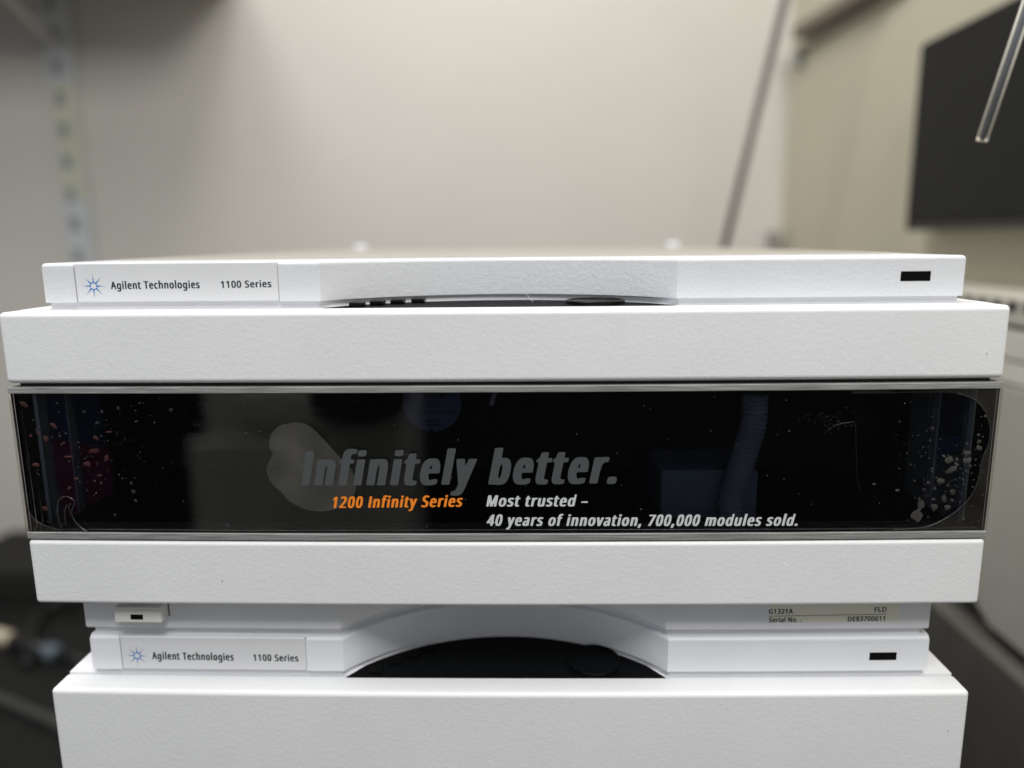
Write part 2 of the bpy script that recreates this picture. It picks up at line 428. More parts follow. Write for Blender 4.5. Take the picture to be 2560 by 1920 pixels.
def foot(mod, capmat):
    w = .1607; y0 = .0108
    fr = [(x, y+.0005) for x, y in arc()]
    pts = [(-w, .013), (-w+.0012, y0)] + fr + [(w-.0012, y0), (w, .013), (w, .40), (-w, .40)]
    bm = bmesh.new(); prism(bm, pts, Z(.1381), Z(.1222), .0012, 3, False, True)
    lip = ob('base_lip', bm, capmat, mod, True)
    q = .0135
    bm = bmesh.new(); pts = [(-w+.003, q), (-.0625, q)] + arc(inset=.003)[1:-1] + [(.0625, q), (w-.003, q), (w-.003, .39), (-w+.003, .39)]
    prism(bm, pts, Z(.1409), Z(.1381)); ob('foot_pad', bm, MT['body'], mod, True)
    return lip
WD = .1703
# ---- module A (upper) ------------------------------------------------
A = empty('instrument_module', (0, 0, CAM.z-.00558-TOP), 0, 'upper white instrument module with smoked glass window and orange lettering on its door', 'lab instrument', 'white instrument modules stacked on the bench')
B = empty('instrument_module', (.00095, .00026, CAM.z-.00558-2*TOP), .00153, 'lower white instrument module with plain white door, under the windowed one', 'lab instrument', 'white instrument modules stacked on the bench')
def inv(o):
    return (Matrix.Translation(o.location) @ Matrix.Rotation(o.rotation_euler[2], 4, 'Z')).inverted()
MA = {'_inv': inv(A)}; MB = {'_inv': inv(B)}
plateA = strip(A, MA, MT['cap'], (188, 697, 715))
belt(A, True); lipA = foot(A, MT['body'])
bm = bmesh.new(); prism(bm, [(-.152, .048), (.152, .048), (.152, .385), (-.152, .385)], Z(0), Z(-.0006), .0003, 2, True, False); ob('lid_sheet', bm, MT['lid'], A)
YS = .0101
text('Agilent Technologies', MA, plateA, (277.6, 723), (500, 720.5), 19, YS-.00012, MT['dark_ink'], .045, .014, 0, .080, 20, lift=.00004)
text('1100 Series', MA, plateA, (553, 720), (679, 718), 17.5, YS-.00012, MT['dark_ink'], .045, .014, 0, .080, 20, lift=.00004)
logo(MA, plateA, 233.8, 715.3, 1, YS-.00016)
st = rect(A, MA, 'status_light', MT['black'], (2252, 678, 2327, 702.5), YS-.00012, .002, A)
# door
bm = bmesh.new()
box(bm, -WD, WD, 0, .0113, Z(.0408), Z(.0162), .0017, 5)
box(bm, -WD, WD, 0, .0113, Z(.1226), Z(.0981), .0015, 5)
# sharper inner edges of the two bars: thin front lips
door = ob('door', bm, MT['white'], A, True)
for z0, z1 in ((Z(.0443), Z(.0421)), (Z(.0976), Z(.0951))):
    bm = bmesh.new(); box(bm, -WD, WD, .0002, .0110, z0, z1, .0002, 2); ob('trim_strip', bm, MT['steel'], door, True)
bm = bmesh.new(); box(bm, -WD+.003, WD-.003, .003, .0110, Z(.0421), Z(.0408)); box(bm, -WD+.003, WD-.003, .003, .0110, Z(.0981), Z(.0976))
ob('joint_gap', bm, MT['inner'], door, True)
YG = .0007
bm = bmesh.new(); box(bm, -WD+.0004, WD-.0004, YG, YG+.0016, Z(.09505), Z(.04435), .0002, 1)
win = ob('window', bm, MT['glass'], door, True)
for s in (-1, 1):
    bm = bmesh.new(); box(bm, min(s*(WD-.0004), s*(WD-.0016)), max(s*(WD-.0004), s*(WD-.0016)), YG+.0017, .0113, Z(.0950), Z(.0444))
    ob('window_edge', bm, MT['black'], door, True)
text('Infinitely better.', MA, door, (753, 1214), (1540, 1208), 85, YG, MT['grey_ink'], .060, .012, .2, .115, 40, lift=.0001)
text('1200 Infinity Series', MA, door, (829, 1270), (1154, 1266.5), 28.5, YG, MT['orange_ink'], .048, .010, .2, .095, 26, lift=.0001)
text('Most trusted –', MA, door, (1215.5, 1266), (1467.5, 1265.5), 28, YG, MT['white_ink'], .048, .010, .2, .095, 26, lift=.0001)
text('40 years of innovation, 700,000 modules sold.', MA, door, (1215.5, 1314), (1993, 1314), 28, YG, MT['white_ink'], .048, .010, .2, .095, 26, lift=.0001)
def px_poly(name, pts, y, mat, parent, n=5, thick=0, lift=.00005, curve=True):
    L_ = [Vector((*atm(u, v, y, MA), 0)) for u, v in pts]
    if curve: L_ = closed(L_, n)
    bm = bmesh.new()
    vs = [bm.verts.new((p.x, y-lift+bow(p.x, y), p.y)) for p in L_]
    if thick:
        c = Vector((sum(p.x for p in L_)/len(L_), sum(p.y for p in L_)/len(L_)))
        ring = [bm.verts.new((c.x+(p.x-c.x)*.7, y-lift-thick+bow(p.x, y), c.y+(p.y-c.y)*.7)) for p in L_]
        mid = bm.verts.new((c.x, y-lift-thick*1.15+bow(c.x, y), c.y)); N = len(vs)
        for i in range(N):
            bm.faces.new((vs[i], vs[(i+1) % N], ring[(i+1) % N], ring[i])); bm.faces.new((ring[i], ring[(i+1) % N], mid))
    else:
        
        for t in tessellate_polygon([[Vector((p.x, p.y, 0)) for p in L_]]): bm.faces.new([vs[q] for q in t])
    bmesh.ops.recalc_face_normals(bm, faces=bm.faces[:])
    return ob(name, bm, mat, parent, smooth=bool(thick))
z5 = lambda x, y: (640+x/2.572, 940+y/2.572)
z4 = lambda x, y: (x/2.572, 940+y/2.572)
z7 = lambda x, y: (1960+x/3.687, 940+y/3.687)
px_poly('wet_film_reflection', [z5(*p) for p in ((85, 430), (105, 365), (150, 322), (230, 299), (310, 305), (375, 345), (440, 415), (510, 490), (565, 548), (612, 595), (640, 660), (640, 730), (615, 790), (550, 840), (470, 865), (390, 870), (300, 850), (215, 805), (165, 748), (110, 698), (75, 640), (70, 590), (90, 540), (110, 500), (90, 465))], YG, MT['blob'], win)
# uncovered corners beyond the protective film
film = [(2130, 984), (2330, 981), (2395, 984), (2432, 997), (2458, 1020), (2471, 1050), (2476, 1085), (2468, 1120), (2455, 1150), (2447, 1195), (2430, 1235), (2400, 1270), (2360, 1298), (2310, 1318), (2230, 1325)]
def open_curve(pts, n=5):
    return [(p.x, p.y) for p in smooth_path([(u, v, 0) for u, v in pts], n)]
fc = open_curve(film)
def region(name, pts, mat):
    px_poly(name, pts, YG, mat, win, curve=False, lift=.00003)
region('dusty_glass_margin', fc + [(2467, 1324.5), (2509, 971), (2130, 973.5)], MT['dustglass'])
fl_ = open_curve([(30, 1010), (38, 1060), (52, 1150), (64, 1240), (80, 1290), (110, 1313), (150, 1325), (220, 1328)])
region('dusty_glass_margin', fl_ + [(64, 1328), (21, 993)], MT['dustglass'])
def film_line(pts, r, name='film_edge', mat='crease', n=5):
    bm = bmesh.new(); P = []
    for u, v in open_curve(pts, n):
        x, z = atm(u, v, YG, MA); P.append((x, YG-.00006+bow(x, YG), z))
    tube(bm, P, r, 5); ob(name, bm, MT[mat], win, smooth=True)
film_line(film[2:], .00022); film_line([(32, 1010), (38, 1060), (52, 1150), (64, 1240), (80, 1290), (110, 1313), (150, 1325)], .0002)
film_line([(225, 1323), (700, 1326), (1300, 1324), (1900, 1323), (2300, 1321)], .00009)
for c in ([(570, 1005), (500, 955), (460, 880), (480, 810), (430, 775), (380, 800), (372, 880), (390, 960), (405, 1000)], [(545, 1000), (480, 930), (445, 850), (455, 820)], [(425, 960), (418, 880), (430, 830)]):
    film_line([z4(*p) for p in c], .00022, 'film_crease')
def blob_pts(u, v, r, el=1, ang=0, n=9):
    out = []
    for k in range(n):
        a = 2*math.pi*k/n; rr = r*random.uniform(.72, 1.2)
        x, y = rr*math.cos(a)*el, rr*math.sin(a)
        out.append((u+x*math.cos(ang)-y*math.sin(ang), v+x*math.sin(ang)+y*math.cos(ang)))
    return out
for x, y, r, el, an in ((1225, 1285, 62, 1, 0), (1262, 1190, 36, 1.2, -.8), (1248, 1140, 16, 1.5, 1.6), (1505, 1208, 27, 1.15, 0), (1385, 1208, 30, 1.1, -.5), (1475, 1130, 22, 1.6, 1.5), (1555, 1070, 24, 1.1, 1.2), (1445, 965, 28, 1.2, .2), (1540, 862, 24, 2.4, -.6), (1590, 815, 18, 1.5, .5), (1515, 775, 26, 1.6, -.5), (1690, 708, 26, 1.6, -.1), (1690, 778, 24, 1.8, -.3), (1795, 660, 25, 1.1, 0), (1800, 603, 20, 1.1, 0), (1790, 545, 14, 1.1, 0), (1475, 740, 16, 1, 0), (1590, 770, 14, 1, 0), (1330, 985, 14, 1.2, 0), (1365, 855, 11, 1, 0), (1295, 1050, 11, 1, 0), (1550, 1148, 14, 1.3, 0), (1380, 1138, 13, 1.4, 0), (1390, 1040, 12, 1.3, 1), (1720, 835, 11, 1, 0), (1045, 1055, 12, 1.5, 0), (830, 998, 12, 1.4, 0), (1855, 370, 13, 1, 0), (1690, 625, 11, 1, 1)):
    px_poly('air_bubble', [(1960+p/3.687, 940+q/3.687) for p, q in blob_pts(x, y, r, el, an)], YG, MT['bubble'], win, 3, .00012)
for x, y, r, el, an in ((155, 182, 16, 1.8, .7), (345, 320, 12, 2.2, .7), (295, 405, 14, 1.5, 1.2), (245, 365, 11, 1.3, .5), (197, 385, 10, 1, 0), (233, 570, 14, 1.6, .1), (410, 430, 8, 1, 0), (620, 400, 14, 1.4, .6), (608, 482, 18, 1.7, 0), (560, 568, 20, 1.2, .3), (685, 530, 16, 1.3, -1), (490, 660, 13, 1.2, 0), (445, 720, 12, 1.3, -1), (440, 520, 8, 4, 0), (640, 640, 8, 1.8, 0), (610, 675, 9, 1, 0), (650, 688, 8, 1.2, 0), (290, 850, 14, 1.3, 0), (700, 360, 8, 2.6, 0)):
    px_poly('air_bubble', [z4(p, q) for p, q in blob_pts(x, y, r, el, an)], YG, MT['redbubble'], win, 3, .00012)
for x, y, r, el, an in ((1100, 220, 17, 1.1, 0), (540, 230, 12, 1.3, 0), (625, 300, 11, 1.6, 0), (655, 225, 10, 1.2, 0), (760, 207, 12, 1.2, 1), (880, 291, 9, 1.3, 0), (1460, 960, 16, 1.3, .7), (1180, 808, 9, 1, 0), (845, 690, 12, 1.2, 1.5), (858, 742, 14, 1.3, 1.3), (872, 800, 13, 1.2, 1.5), (740, 893, 9, 1.4, 1.5)):
    px_poly('air_bubble', [z4(p, q) for p, q in blob_pts(x, y, r*.8, el, an)], YG, MT['bubble_faint'], win, 3, .00006)
# uncountable tiny bubbles and dust
def scatter(name, lst, mat, th):
    bm = bmesh.new()
    for u, v, r in lst:
        x, z = atm(u, v, YG, MA)
        rr = r*.000137; c = Vector((x, YG-.00008+bow(x, YG), z)); a0 = random.random()*3; el = random.choice((1, 1, 1, 1.8))
        q = [bm.verts.new(c+Vector((rr*el*math.cos(a0+i*math.pi/2), 0, rr*math.sin(a0+i*math.pi/2)))) for i in range(4)]
        t = bm.verts.new(c-Vector((0, th, 0)))
        for i in range(4): bm.faces.new((q[i], q[(i+1) % 4], t))
    o = ob(name, bm, mat, win); o['kind'] = 'stuff'
def win_ok(u, v):
    return v > 992 and v < 1320 and u > 30+(v-980)*.14 and u < 2495-(v-980)*.12
pts = []
for _ in range(260):
    u, v = random.uniform(40, 2480), random.uniform(990, 1320)
    pts.append((u, v, random.choice((.35, .4, .5, .6, .9))))
for _ in range(170):
    u, v = random.gauss(2400, 70), random.gauss(1190, 80); pts.append((u, v, random.uniform(.35, .8)))
for _ in range(90):
    u, v = random.gauss(2070, 60), random.gauss(1045, 12); pts.append((u, v, random.uniform(.25, .4)))
for _ in range(70):
    u, v = random.gauss(230, 90), random.gauss(1120, 70); pts.append((u, v, random.uniform(.3, .6)))
scatter('dust_specks', [p for p in pts if win_ok(p[0], p[1])], MT['speck'], .00008)
pts = [(random.gauss(2390, 60), random.gauss(1200, 60), random.uniform(1.5, 3)) for _ in range(60)] + [(random.gauss(250, 100), random.gauss(1110, 70), random.uniform(1.0, 2.2)) for _ in range(50)]
scatter('tiny_bubbles', [p for p in pts if win_ok(p[0], p[1])], MT['bubble'], .0001)
film_line([z7(*p) for p in ((360, 543), (430, 480), (520, 440), (600, 428), (655, 435), (662, 600), (668, 800), (680, 980), (705, 1040), (715, 1080))], .00004, 'film_scratch', 'crease')
# ---- what shows through the smoked glass
bm = bmesh.new()
box(bm, -.1675, .1675, .0835, .0845, Z(.0975), Z(.0425)); box(bm, -.1675, .1675, .012, .0835, Z(.0975), Z(.0970)); box(bm, -.1675, .1675, .012, .0835, Z(.0430), Z(.0425))
ob('chamber_lining', bm, MT['inner'], A)
def deep(name, px, y, t, mat, bev=.0005):
    return rect(A, MA, name, MT[mat], px, y, t, A, bev, False)
for s_ in (-1, 1):
    bm = bmesh.new(); box(bm, min(s_*.1676, s_*.1668), max(s_*.1676, s_*.1668), .012, .0834, Z(.0969), Z(.0431)); ob('chamber_lining', bm, MT['inner'], A)
def flank(name, u0, u1, z0, z1, sd, t, mat):
    """strip lying on the chamber's side wall, given by the pixel columns it spans"""
    M = MA['_inv']; o = M @ CAM; ys = []
    for u in (u0, u1):
        d = M.to_3x3() @ ray(u, 1150); ys.append(o.y + d.y*((sd*(.1667-t)-o.x)/d.x))
    y0, y1 = max(.0125, min(ys)), min(.083, max(ys)); bm = bmesh.new()
    xx = (sd*.16675, sd*(.16675-t)); box(bm, min(xx), max(xx), y0, y1, z0, z1, .0001, 1); ob(name, bm, MT[mat], A)
def flank_v(name, u0, u1, vt, vb, sd, t, mat):
    """the same, with upper and lower edges following picture rows; None = chamber roof or floor"""
    M = MA['_inv']; o = M @ CAM; q = []
    for u in (u0, u1):
        e = []
        for v, zd in ((vt, Z(.0432)), (vb, Z(.0968))):
            d = M.to_3x3() @ ray(u, v or 1150); P = o + d*((sd*(.1667-t)-o.x)/d.x); e.append((min(max(P.y, .0125), .083), P.z if v else zd))
        q.append(e)
    bm = bmesh.new(); xs_ = (sd*.16675, sd*(.16675-t)); V = []
    for x in xs_: V.append([bm.verts.new((x, y, z)) for y, z in (q[0][0], q[1][0], q[1][1], q[0][1])])
    bm.faces.new(V[0]); bm.faces.new(V[1][::-1])
    for k in range(4): bm.faces.new((V[0][k], V[1][k], V[1][(k+1) % 4], V[0][(k+1) % 4]))
    bmesh.ops.recalc_face_normals(bm, faces=bm.faces[:]); ob(name, bm, MT[mat], A)
flank_v('inner_panel', 52, 268, None, 1121, -1, .0008, 'navy'); flank_v('inner_panel', 56, 275, 1122, None, -1, .0008, 'crimson')
flank('inner_post', 66, 112, Z(.0967), Z(.0433), -1, .0014, 'post'); flank('inner_post', 184, 202, Z(.0967), Z(.0433), -1, .0014, 'post')
flank_v('inner_panel', 2452, 2336, None, 1100, 1, .0008, 'disc'); flank_v('inner_panel', 2445, 2336, 1101, 1148, 1, .0008, 'navy'); flank_v('inner_panel', 2436, 2336, 1149, None, 1, .0008, 'slate2')
flank('inner_post', 2318, 2334, Z(.0967), Z(.0433), 1, .0014, 'post'); flank('inner_post', 2410, 2455, Z(.0967), Z(.0433), 1, .0014, 'slate')
flank('inner_panel', 2265, 2312, Z(.0967), Z(.0433), 1, .0008, 'slate2')
deep('filter_block', (1653, 1178, 1896, 1327), .0185, .03, 'block', .0012)
bm = bmesh.new()
def at3(u, v, y):
    x, z = atm(u, v, y, MA); return Vector((x, y, z))
hp = smooth_path([at3(1890, 985, .0125), at3(1886, 1060, .0125), at3(1866, 1130, .0125), at3(1845, 1200, .0125), at3(1830, 1260, .0125), at3(1834, 1322, .0125)], 14)
tube(bm, hp, .005, 14, taper=[.0045+(.0003 if i % 2 else -.00015) for i in range(len(hp))])
ob('ribbed_hose', bm, MT['hose'], A)
c0 = at3(1078.5, 1010, .02); rr = (at3(1152, 1010, .02)-c0).length
bm = bmesh.new(); prism(bm, [(c0.x+rr*math.cos(2*math.pi*k/64), c0.z+rr*math.sin(2*math.pi*k/64)) for k in range(64)], .02, .021, axis='y')
disc = ob('round_sticker', bm, MT['disc'], A)
for s, a, b, h in (('FLD cell', (1062, 997), (1114, 997), 13), ('8µl', (1063, 1019), (1082, 1019), 10), ('max. Press. 2MPa', (1062, 1036), (1140, 1036), 8), ('Made in', (1064, 1058), (1099, 1058), 8), ('Germany', (1064, 1068), (1102, 1068), 8)):
    text(s, MA, disc, a, b, h, .02, MT['ink2'], .012, .01, 0, .01, 16, lift=.0002, bw=False)
bm = bmesh.new(); c1 = at3(1078, 1079, .02); prism(bm, [(c1.x+.0008*math.cos(k*.5236), c1.z+.0008*math.sin(k*.5236)) for k in range(12)], .0195, .0199, axis='y'); ob('pin_hole', bm, MT['ink2'], disc)
bm = bmesh.new(); tube(bm, smooth_path([at3(1243, 970, .03), at3(1235, 990, .03), at3(1229, 1012, .031)], 5), .0009, 8); ob('reflection_streak', bm, MT['post'], A)  # pale rod put in for a short streak of reflected light
# ---- base lip of A: power button and serial label
YL = .0108
u0b, v0b, u1b, v1b = 283, 1500, 404, 1558
xa, zt = atm(283, 1521, YL-.0055, MA); xb, zb = atm(404, 1558, YL-.0055, MA)
bm = bmesh.new(); box(bm, xa, xb, YL-.0055, YL+.002, zb, zt+.0003, .0005, 3)
btn = ob('power_button', bm, MT['button'], A, True)
rect(A, MA, 'button_window', MT['black'], (326, 1536.5, 357, 1549), YL-.0056, .0012, btn, .00008)
bm = bmesh.new(); box(bm, xb+.0001, xb+.0006, YL-.00008, YL+.001, zb, zt+.001); ob('button_gap', bm, MT['slot'], btn, True)
lab = rect(A, MA, 'serial_label', MT['paper'], (1905, 1500, 2250, 1555), YL-.00012, .0004, A, .00005)
text('G1321A', MA, lab, (1921.5, 1535), (1982, 1534.5), 12.5, YL-.00012, MT['dark_ink'], .036, .020, 0, .045, 20, lift=.00004)
text('Serial No. .', MA, lab, (1922, 1556), (2003.5, 1555), 12, YL-.00012, MT['dark_ink'], .036, .020, 0, .045, 20, lift=.00004)
text('FLD', MA, lab, (2185.5, 1530), (2216, 1529.5), 12.2, YL-.00012, MT['dark_ink'], .036, .020, 0, .045, 20, lift=.00004)
text('DE83700611', MA, lab, (2119, 1553.5), (2212, 1552), 12.2, YL-.00012, MT['dark_ink'], .036, .020, 0, .045, 20, lift=.00004)
bm = bmesh.new()
pa, pb = atm(1919.7, 1540, YL, MA), atm(2217, 1534.6, YL, MA)
vs = []
for k in range(9):
    t = k/8; x = pa[0]+(pb[0]-pa[0])*t; z = pa[1]+(pb[1]-pa[1])*t
    vs.append((bm.verts.new((x, YL-.00018+bow(x, YL), z-.0001)), bm.verts.new((x, YL-.00018+bow(x, YL), z+.0001))))
for a, b in zip(vs, vs[1:]): bm.faces.new((a[0], b[0], b[1], a[1]))
ob('ruled_line', bm, MT['dark_ink'], lab)
# ---- module B (lower) ------------------------------------------------
plateB = strip(B, MB, MT['cap_low'], (302, 766, 1635), finmat='tray')
belt(B, False); foot(B, MT['body'])
text('Agilent Technologies', MB, plateB, (381, 1648), (585, 1651.5), 18, YS-.00012, MT['dark_ink'], .045, .014, 0, .080, 20, lift=.00004)
text('1100 Series', MB, plateB, (634, 1652), (746.5, 1653.5), 16.5, YS-.00012, MT['dark_ink'], .045, .014, 0, .080, 20, lift=.00004)
logo(MB, plateB, 342.5, 1639.4, .92, YS-.00016)
rect(B, MB, 'status_light', MT['black'], (2174, 1631.5, 2241.5, 1650.5), YS-.00012, .002, B)
bm = bmesh.new(); box(bm, -WD, WD, 0, .0113, Z(.1226), Z(.0162), .0017, 5)
ob('door', bm, MT['white'], B, True)
# a loose pale fibre caught under the recess edge of the upper strip
def atA(u, v, y):
    x, z = atm(u, v, y, MA); return A.location + Vector((x, y+bow(x, y), z))
bm = bmesh.new(); z6 = lambda x, y: (800+x*.4069, 600+y*.4069)
tube(bm, smooth_path([atA(*z6(1258, 328), .0372), atA(*z6(1280, 345), .034), atA(*z6(1300, 372), .03), atA(*z6(1335, 397), .026), atA(*z6(1368, 392), .027), atA(*z6(1378, 378), .029)], 6), .00009, 5)
tag(ob('fibre', bm, MT['speck']), 'thin pale curled fibre hanging below the middle of the upper strip', 'fibre')
# two small pale fittings standing at the back of the upper lid
for k, (u, lb) in enumerate(((903, 'blurred white fitting on the lid of the upper module, left of centre'), (1683, 'blurred white fitting on the lid of the upper module, right of centre'))):
    p = aty(u, 626, .37); bm = bmesh.new()
    lathe(bm, p.x, .37, [(.006, CAM.z-.0055), (.006, CAM.z-.0025), (.0045, CAM.z-.001), (.003, CAM.z-.0006), (0, CAM.z-.0005)], 20)
    bm.verts.ensure_lookup_table()
    tag(ob('tube_fitting', bm, plain('pale_fitting', (.62, .63, .65), .5)), lb, 'fitting', 'white fittings on the upper lid')
# ------------------------------------------------------------------ the place behind
BACK, XR = 1.11, .4575
wallm = plain('beige_wall_paint', (.56, .532, .482), .55, noise=.035, nscale=3, bump=.05)
wall2 = plain('cream_side_wall_paint', (.54, .505, .385), .55, noise=.03, nscale=4, bump=.05)
def struct(name, bm, mat):
    o = ob(name, bm, mat); o['kind'] = 'structure'; return o
bm = bmesh.new(); box(bm, -2.4, XR, BACK, BACK+.1, -.9, 1.9); struct('back_wall', bm, wallm)
bm = bmesh.new(); box(bm, XR, XR+.1, -.35, BACK+.1, -.9, 1.5); struct('side_wall', bm, wall2)
benchm = plain('black_bench_top', (.010, .010, .0095), .6, spec=.2, noise=.25, nscale=25)
bm = bmesh.new(); box(bm, -2.4, XR, -.08, BACK, -.04, 0, .002); struct('bench_top', bm, benchm)
bm = bmesh.new(); box(bm, -2.3, XR, -.02, BACK, -.9, -.04); struct('bench_base', bm, plain('dark_bench_front', (.05, .05, .05), .6))
bm = bmesh.new(); box(bm, -.16, .16, .02, .40, 0, CAM.z-.00558-2*TOP, .002); struct('bench_riser', bm, plain('dark_riser', (.06, .06, .06), .6))
bm = bmesh.new(); box(bm, -4, 3, -4, BACK, -.95, -.9); struct('floor', bm, plain('dark_floor', (.05, .05, .048), .6, noise=.1))
# wall standard (slotted upright)
def up(u, v): p = aty(u, v, BACK-.012); return p
xa_ = (up(135, 300).x+up(205, 300).x)/2; hw = .0235
std = empty('shelf_standard', (xa_-.004, BACK, .0), 0, 'pale slotted upright fixed to the wall, holding the shelf brackets', 'shelf upright')
dx = -.0
bm = bmesh.new(); box(bm, -hw, hw, -.014, 0, .02, 1.35, .001); ob('channel', bm, plain('grey_painted_steel', (.50, .52, .53), .45, noise=.06), std)
slotm = plain('slot_shadow', (.27, .275, .28), .7)
for v in (-75, 5, 83, 165, 247, 325, 405, 485, 560, 640, 720, 800):
    z = aty(165, v, BACK-.014).z; bm = bmesh.new(); box(bm, -.013, .005, -.0148, -.0138, z-.013, z+.013, .0004, 1); ob('slot', bm, slotm, std)
zt_, zb_ = aty(180, 212, BACK).z, aty(205, 500, BACK).z
bm = bmesh.new(); box(bm, -.020, .0235, -.0146, -.0141, zb_, zt_, .0001); ob('yellow_tape', bm, plain('yellow_tape', (.52, .52, .41), .5), std)
# shelf, bracket
zs = .99
bm = bmesh.new(); box(bm, -2.3, -.47, BACK-.33, BACK-.001, zs+.02, zs+.045, .002)
tag(ob('wall_shelf', bm, plain('brown_shelf_board', (.34, .26, .19), .5, noise=.15)), 'brown shelf board high on the back wall, upper left, shading the wall', 'shelf')
bm = bmesh.new()
pA, pB = aty(150, 50, BACK-.03), aty(62, -12, BACK-.10)
tube(bm, [(xa_-.004, BACK-.016, .905), (xa_-.004, BACK-.30, zs+.018)], .008, 4)
tag(ob('shelf_bracket', bm, plain('pale_bracket', (.55, .53, .55), .5)), 'pale sloping bracket at the top of the slotted upright', 'bracket')
# thin slanted rod left of the corner
bm = bmesh.new(); tube(bm, [aty(2025, -250, .72), aty(1962, 0, .76), aty(1883, 320, .81), aty(1800, 665, .88)], .0053, 12)
tag(ob('slanted_rod', bm, plain('grey_rod', (.15, .143, .13), .5), smooth=True), 'thin grey rod leaning diagonally in front of the wall corner', 'rod')
# rail on the side wall, and a strip standing in for its shadow line
railm = plain('brown_rail', (.16, .125, .095), .5); 
def rail(p0, p1, h, d, mat, label, nm):
    a = atx(*p0, XR-d); b = atx(*p1, XR-d); bm = bmesh.new()
    q = [(XR-d, XR)]; vs = []
    for P in (a, b):
        vs.append([bm.verts.new((x, P.y, P.z+z)) for x, z in ((XR-d, -h/2), (XR-.0005, -h/2), (XR-.0005, h/2), (XR-d, h/2))])
    bm.faces.new(vs[0][::-1]); bm.faces.new(vs[1])
    for i in range(4): bm.faces.new((vs[0][i], vs[0][(i+1) % 4], vs[1][(i+1) % 4], vs[1][i]))
    bmesh.ops.recalc_face_normals(bm, faces=bm.faces[:])
    return tag(ob(nm, bm, mat), label, 'rail', 'rails on the side wall')
rail((1980, 84), (2190, -45), .017, .024, railm, 'brown rail on the side wall, above its thin shadow strip', 'rail_and_shadow')
rail((2000, 122), (2260, -40), .006, .010, plain('rail_shadow_taupe', (.30, .27, .22), .5), 'thin taupe strip standing in for the shadow line just below the brown rail', 'rail_and_shadow')  # shadow line under the brown rail, built as a darker strip
a = atx(1987, 120, XR-.012); b = atx(1982, 170, XR-.012)
bm = bmesh.new(); box(bm, XR-.012, XR-.0005, a.y-.014, a.y+.006, b.z, a.z, .001)
tag(ob('wall_clip', bm, plain('grey_clip', (.30, .31, .30), .5)), 'small grey clip on the side wall near the corner, under the brown rail', 'clip')
bm = bmesh.new(); a = aty(1935, 590, BACK-.02); box(bm, a.x-.006, a.x+.006, BACK-.03, BACK-.001, a.z-.20, a.z+.008, .002)
tag(ob('wall_conduit', bm, plain('grey_conduit', (.22, .21, .2), .5)), 'short grey stub near the foot of the wall corner, behind the upper module', 'conduit')
# monitor
XM = .425
a = atx(2303, 112, XM); b = atx(2262, 577, XM)
mon = empty('monitor', (XM, a.y-.17, b.z), 0, 'black screen mounted on the side wall at the right edge', 'monitor')
Hm = a.z-b.z
bm = bmesh.new(); box(bm, 0, .03, -.20, .17, 0, Hm, .0015); ob('screen_casing', bm, plain('monitor_black', (.010, .010, .011), .6, spec=.15), mon)
bm = bmesh.new(); box(bm, -.0008, 0, -.198, .168, .010, Hm-.003, .0002); ob('screen', bm, plain('dark_screen', (.016, .016, .015), .6, spec=.15, noise=.08, nscale=6), mon)
bm = bmesh.new(); box(bm, -.0022, -.0002, -.196, .155, .0, .0075, .0004); ob('lower_bezel', bm, plain('bezel', (.008, .008, .008), .35), mon)
bm = bmesh.new(); box(bm, .0305, XR-XM-.0002, -.06, .03, .05, Hm-.05); ob('mount', bm, plain('mount_black', (.02, .02, .02), .6), mon)
# metal tube hanging in from above at the right
bm = bmesh.new(); p0 = aty(2455, 350, .10); p1 = aty(2552, 60, .09); d_ = (p1-p0)
w_ = d_.cross(CAM-p0).normalized(); bm.free()
hang = empty('steel_tube', p0, 0, 'thin shiny tube hanging down in front of the black screen', 'tube')
L3 = [Vector((0, 0, 0)), d_, d_*2.4]
for s_ in (-1, 1):
    bm = bmesh.new(); tube(bm, [q+w_*.0018*s_ for q in L3], .00055, 10); ob('edge_highlight', bm, plain('pale_highlight', (.86, .82, .72), .25), hang, smooth=True)  # highlights along the tube's edges, built as pale rods
bm = bmesh.new(); tube(bm, L3, .0013, 10); ob('core', bm, plain('core_grey', (.13, .14, .15), .4), hang, smooth=True)
bm = bmesh.new(); tube(bm, [w_*-.0022, w_*.0022], .0008, 8); ob('end_rim', bm, plain('pale_rim', (.85, .76, .66), .4), hang, smooth=True)
# office machine on a dark cabinet, right edge
XP = .372
def pz(u, v): return atx(u, v, XP)
top = pz(2450, 735); bot = pz(2440, 1568)
pr = empty('printer', (XP, .2, bot.z), 0, 'beige boxy office machine with vent slots at the right edge behind the modules', 'printer')
beige = plain('beige_case', (.50, .48, .41), .5, noise=.03); cream = plain('cream_case', (.62, .60, .545), .5, noise=.02)
greyc = plain('taupe_case', (.40, .39, .35), .5, noise=.03)
Hp = top.z-bot.z; l1 = pz(2530, 822).z-bot.z; l2 = pz(2530, 905).z-bot.z; l3 = pz(2530, 965).z-bot.z; l4 = pz(2490, 1165).z-bot.z
D0, D1 = -.16, .42
def slab(name, z0, z1, mat, x=0, y0=D0, y1=D1, bev=.0015):
    bm = bmesh.new(); box(bm, x, XR-XP-.004, y0, y1, z0, z1, bev); return ob(name, bm, mat, pr)
slab('top_cover', l1+.0025, Hp, beige); slab('upper_tray', l2+.0008, l1-.0012, cream, .001); slab('middle_tray', l3+.0008, l2-.0008, cream, .0015)
slab('side_panel', l4+.0012, l3-.0008, cream, .0, .17); slab('lower_side_panel', 0, l4-.0012, greyc, .002, .17)
slab('inner_core', .004, Hp-.004, plain('core_black', (.02, .02, .02), .7), .006, D0+.004, D1-.004)
bm = bmesh.new()  # curved front cover
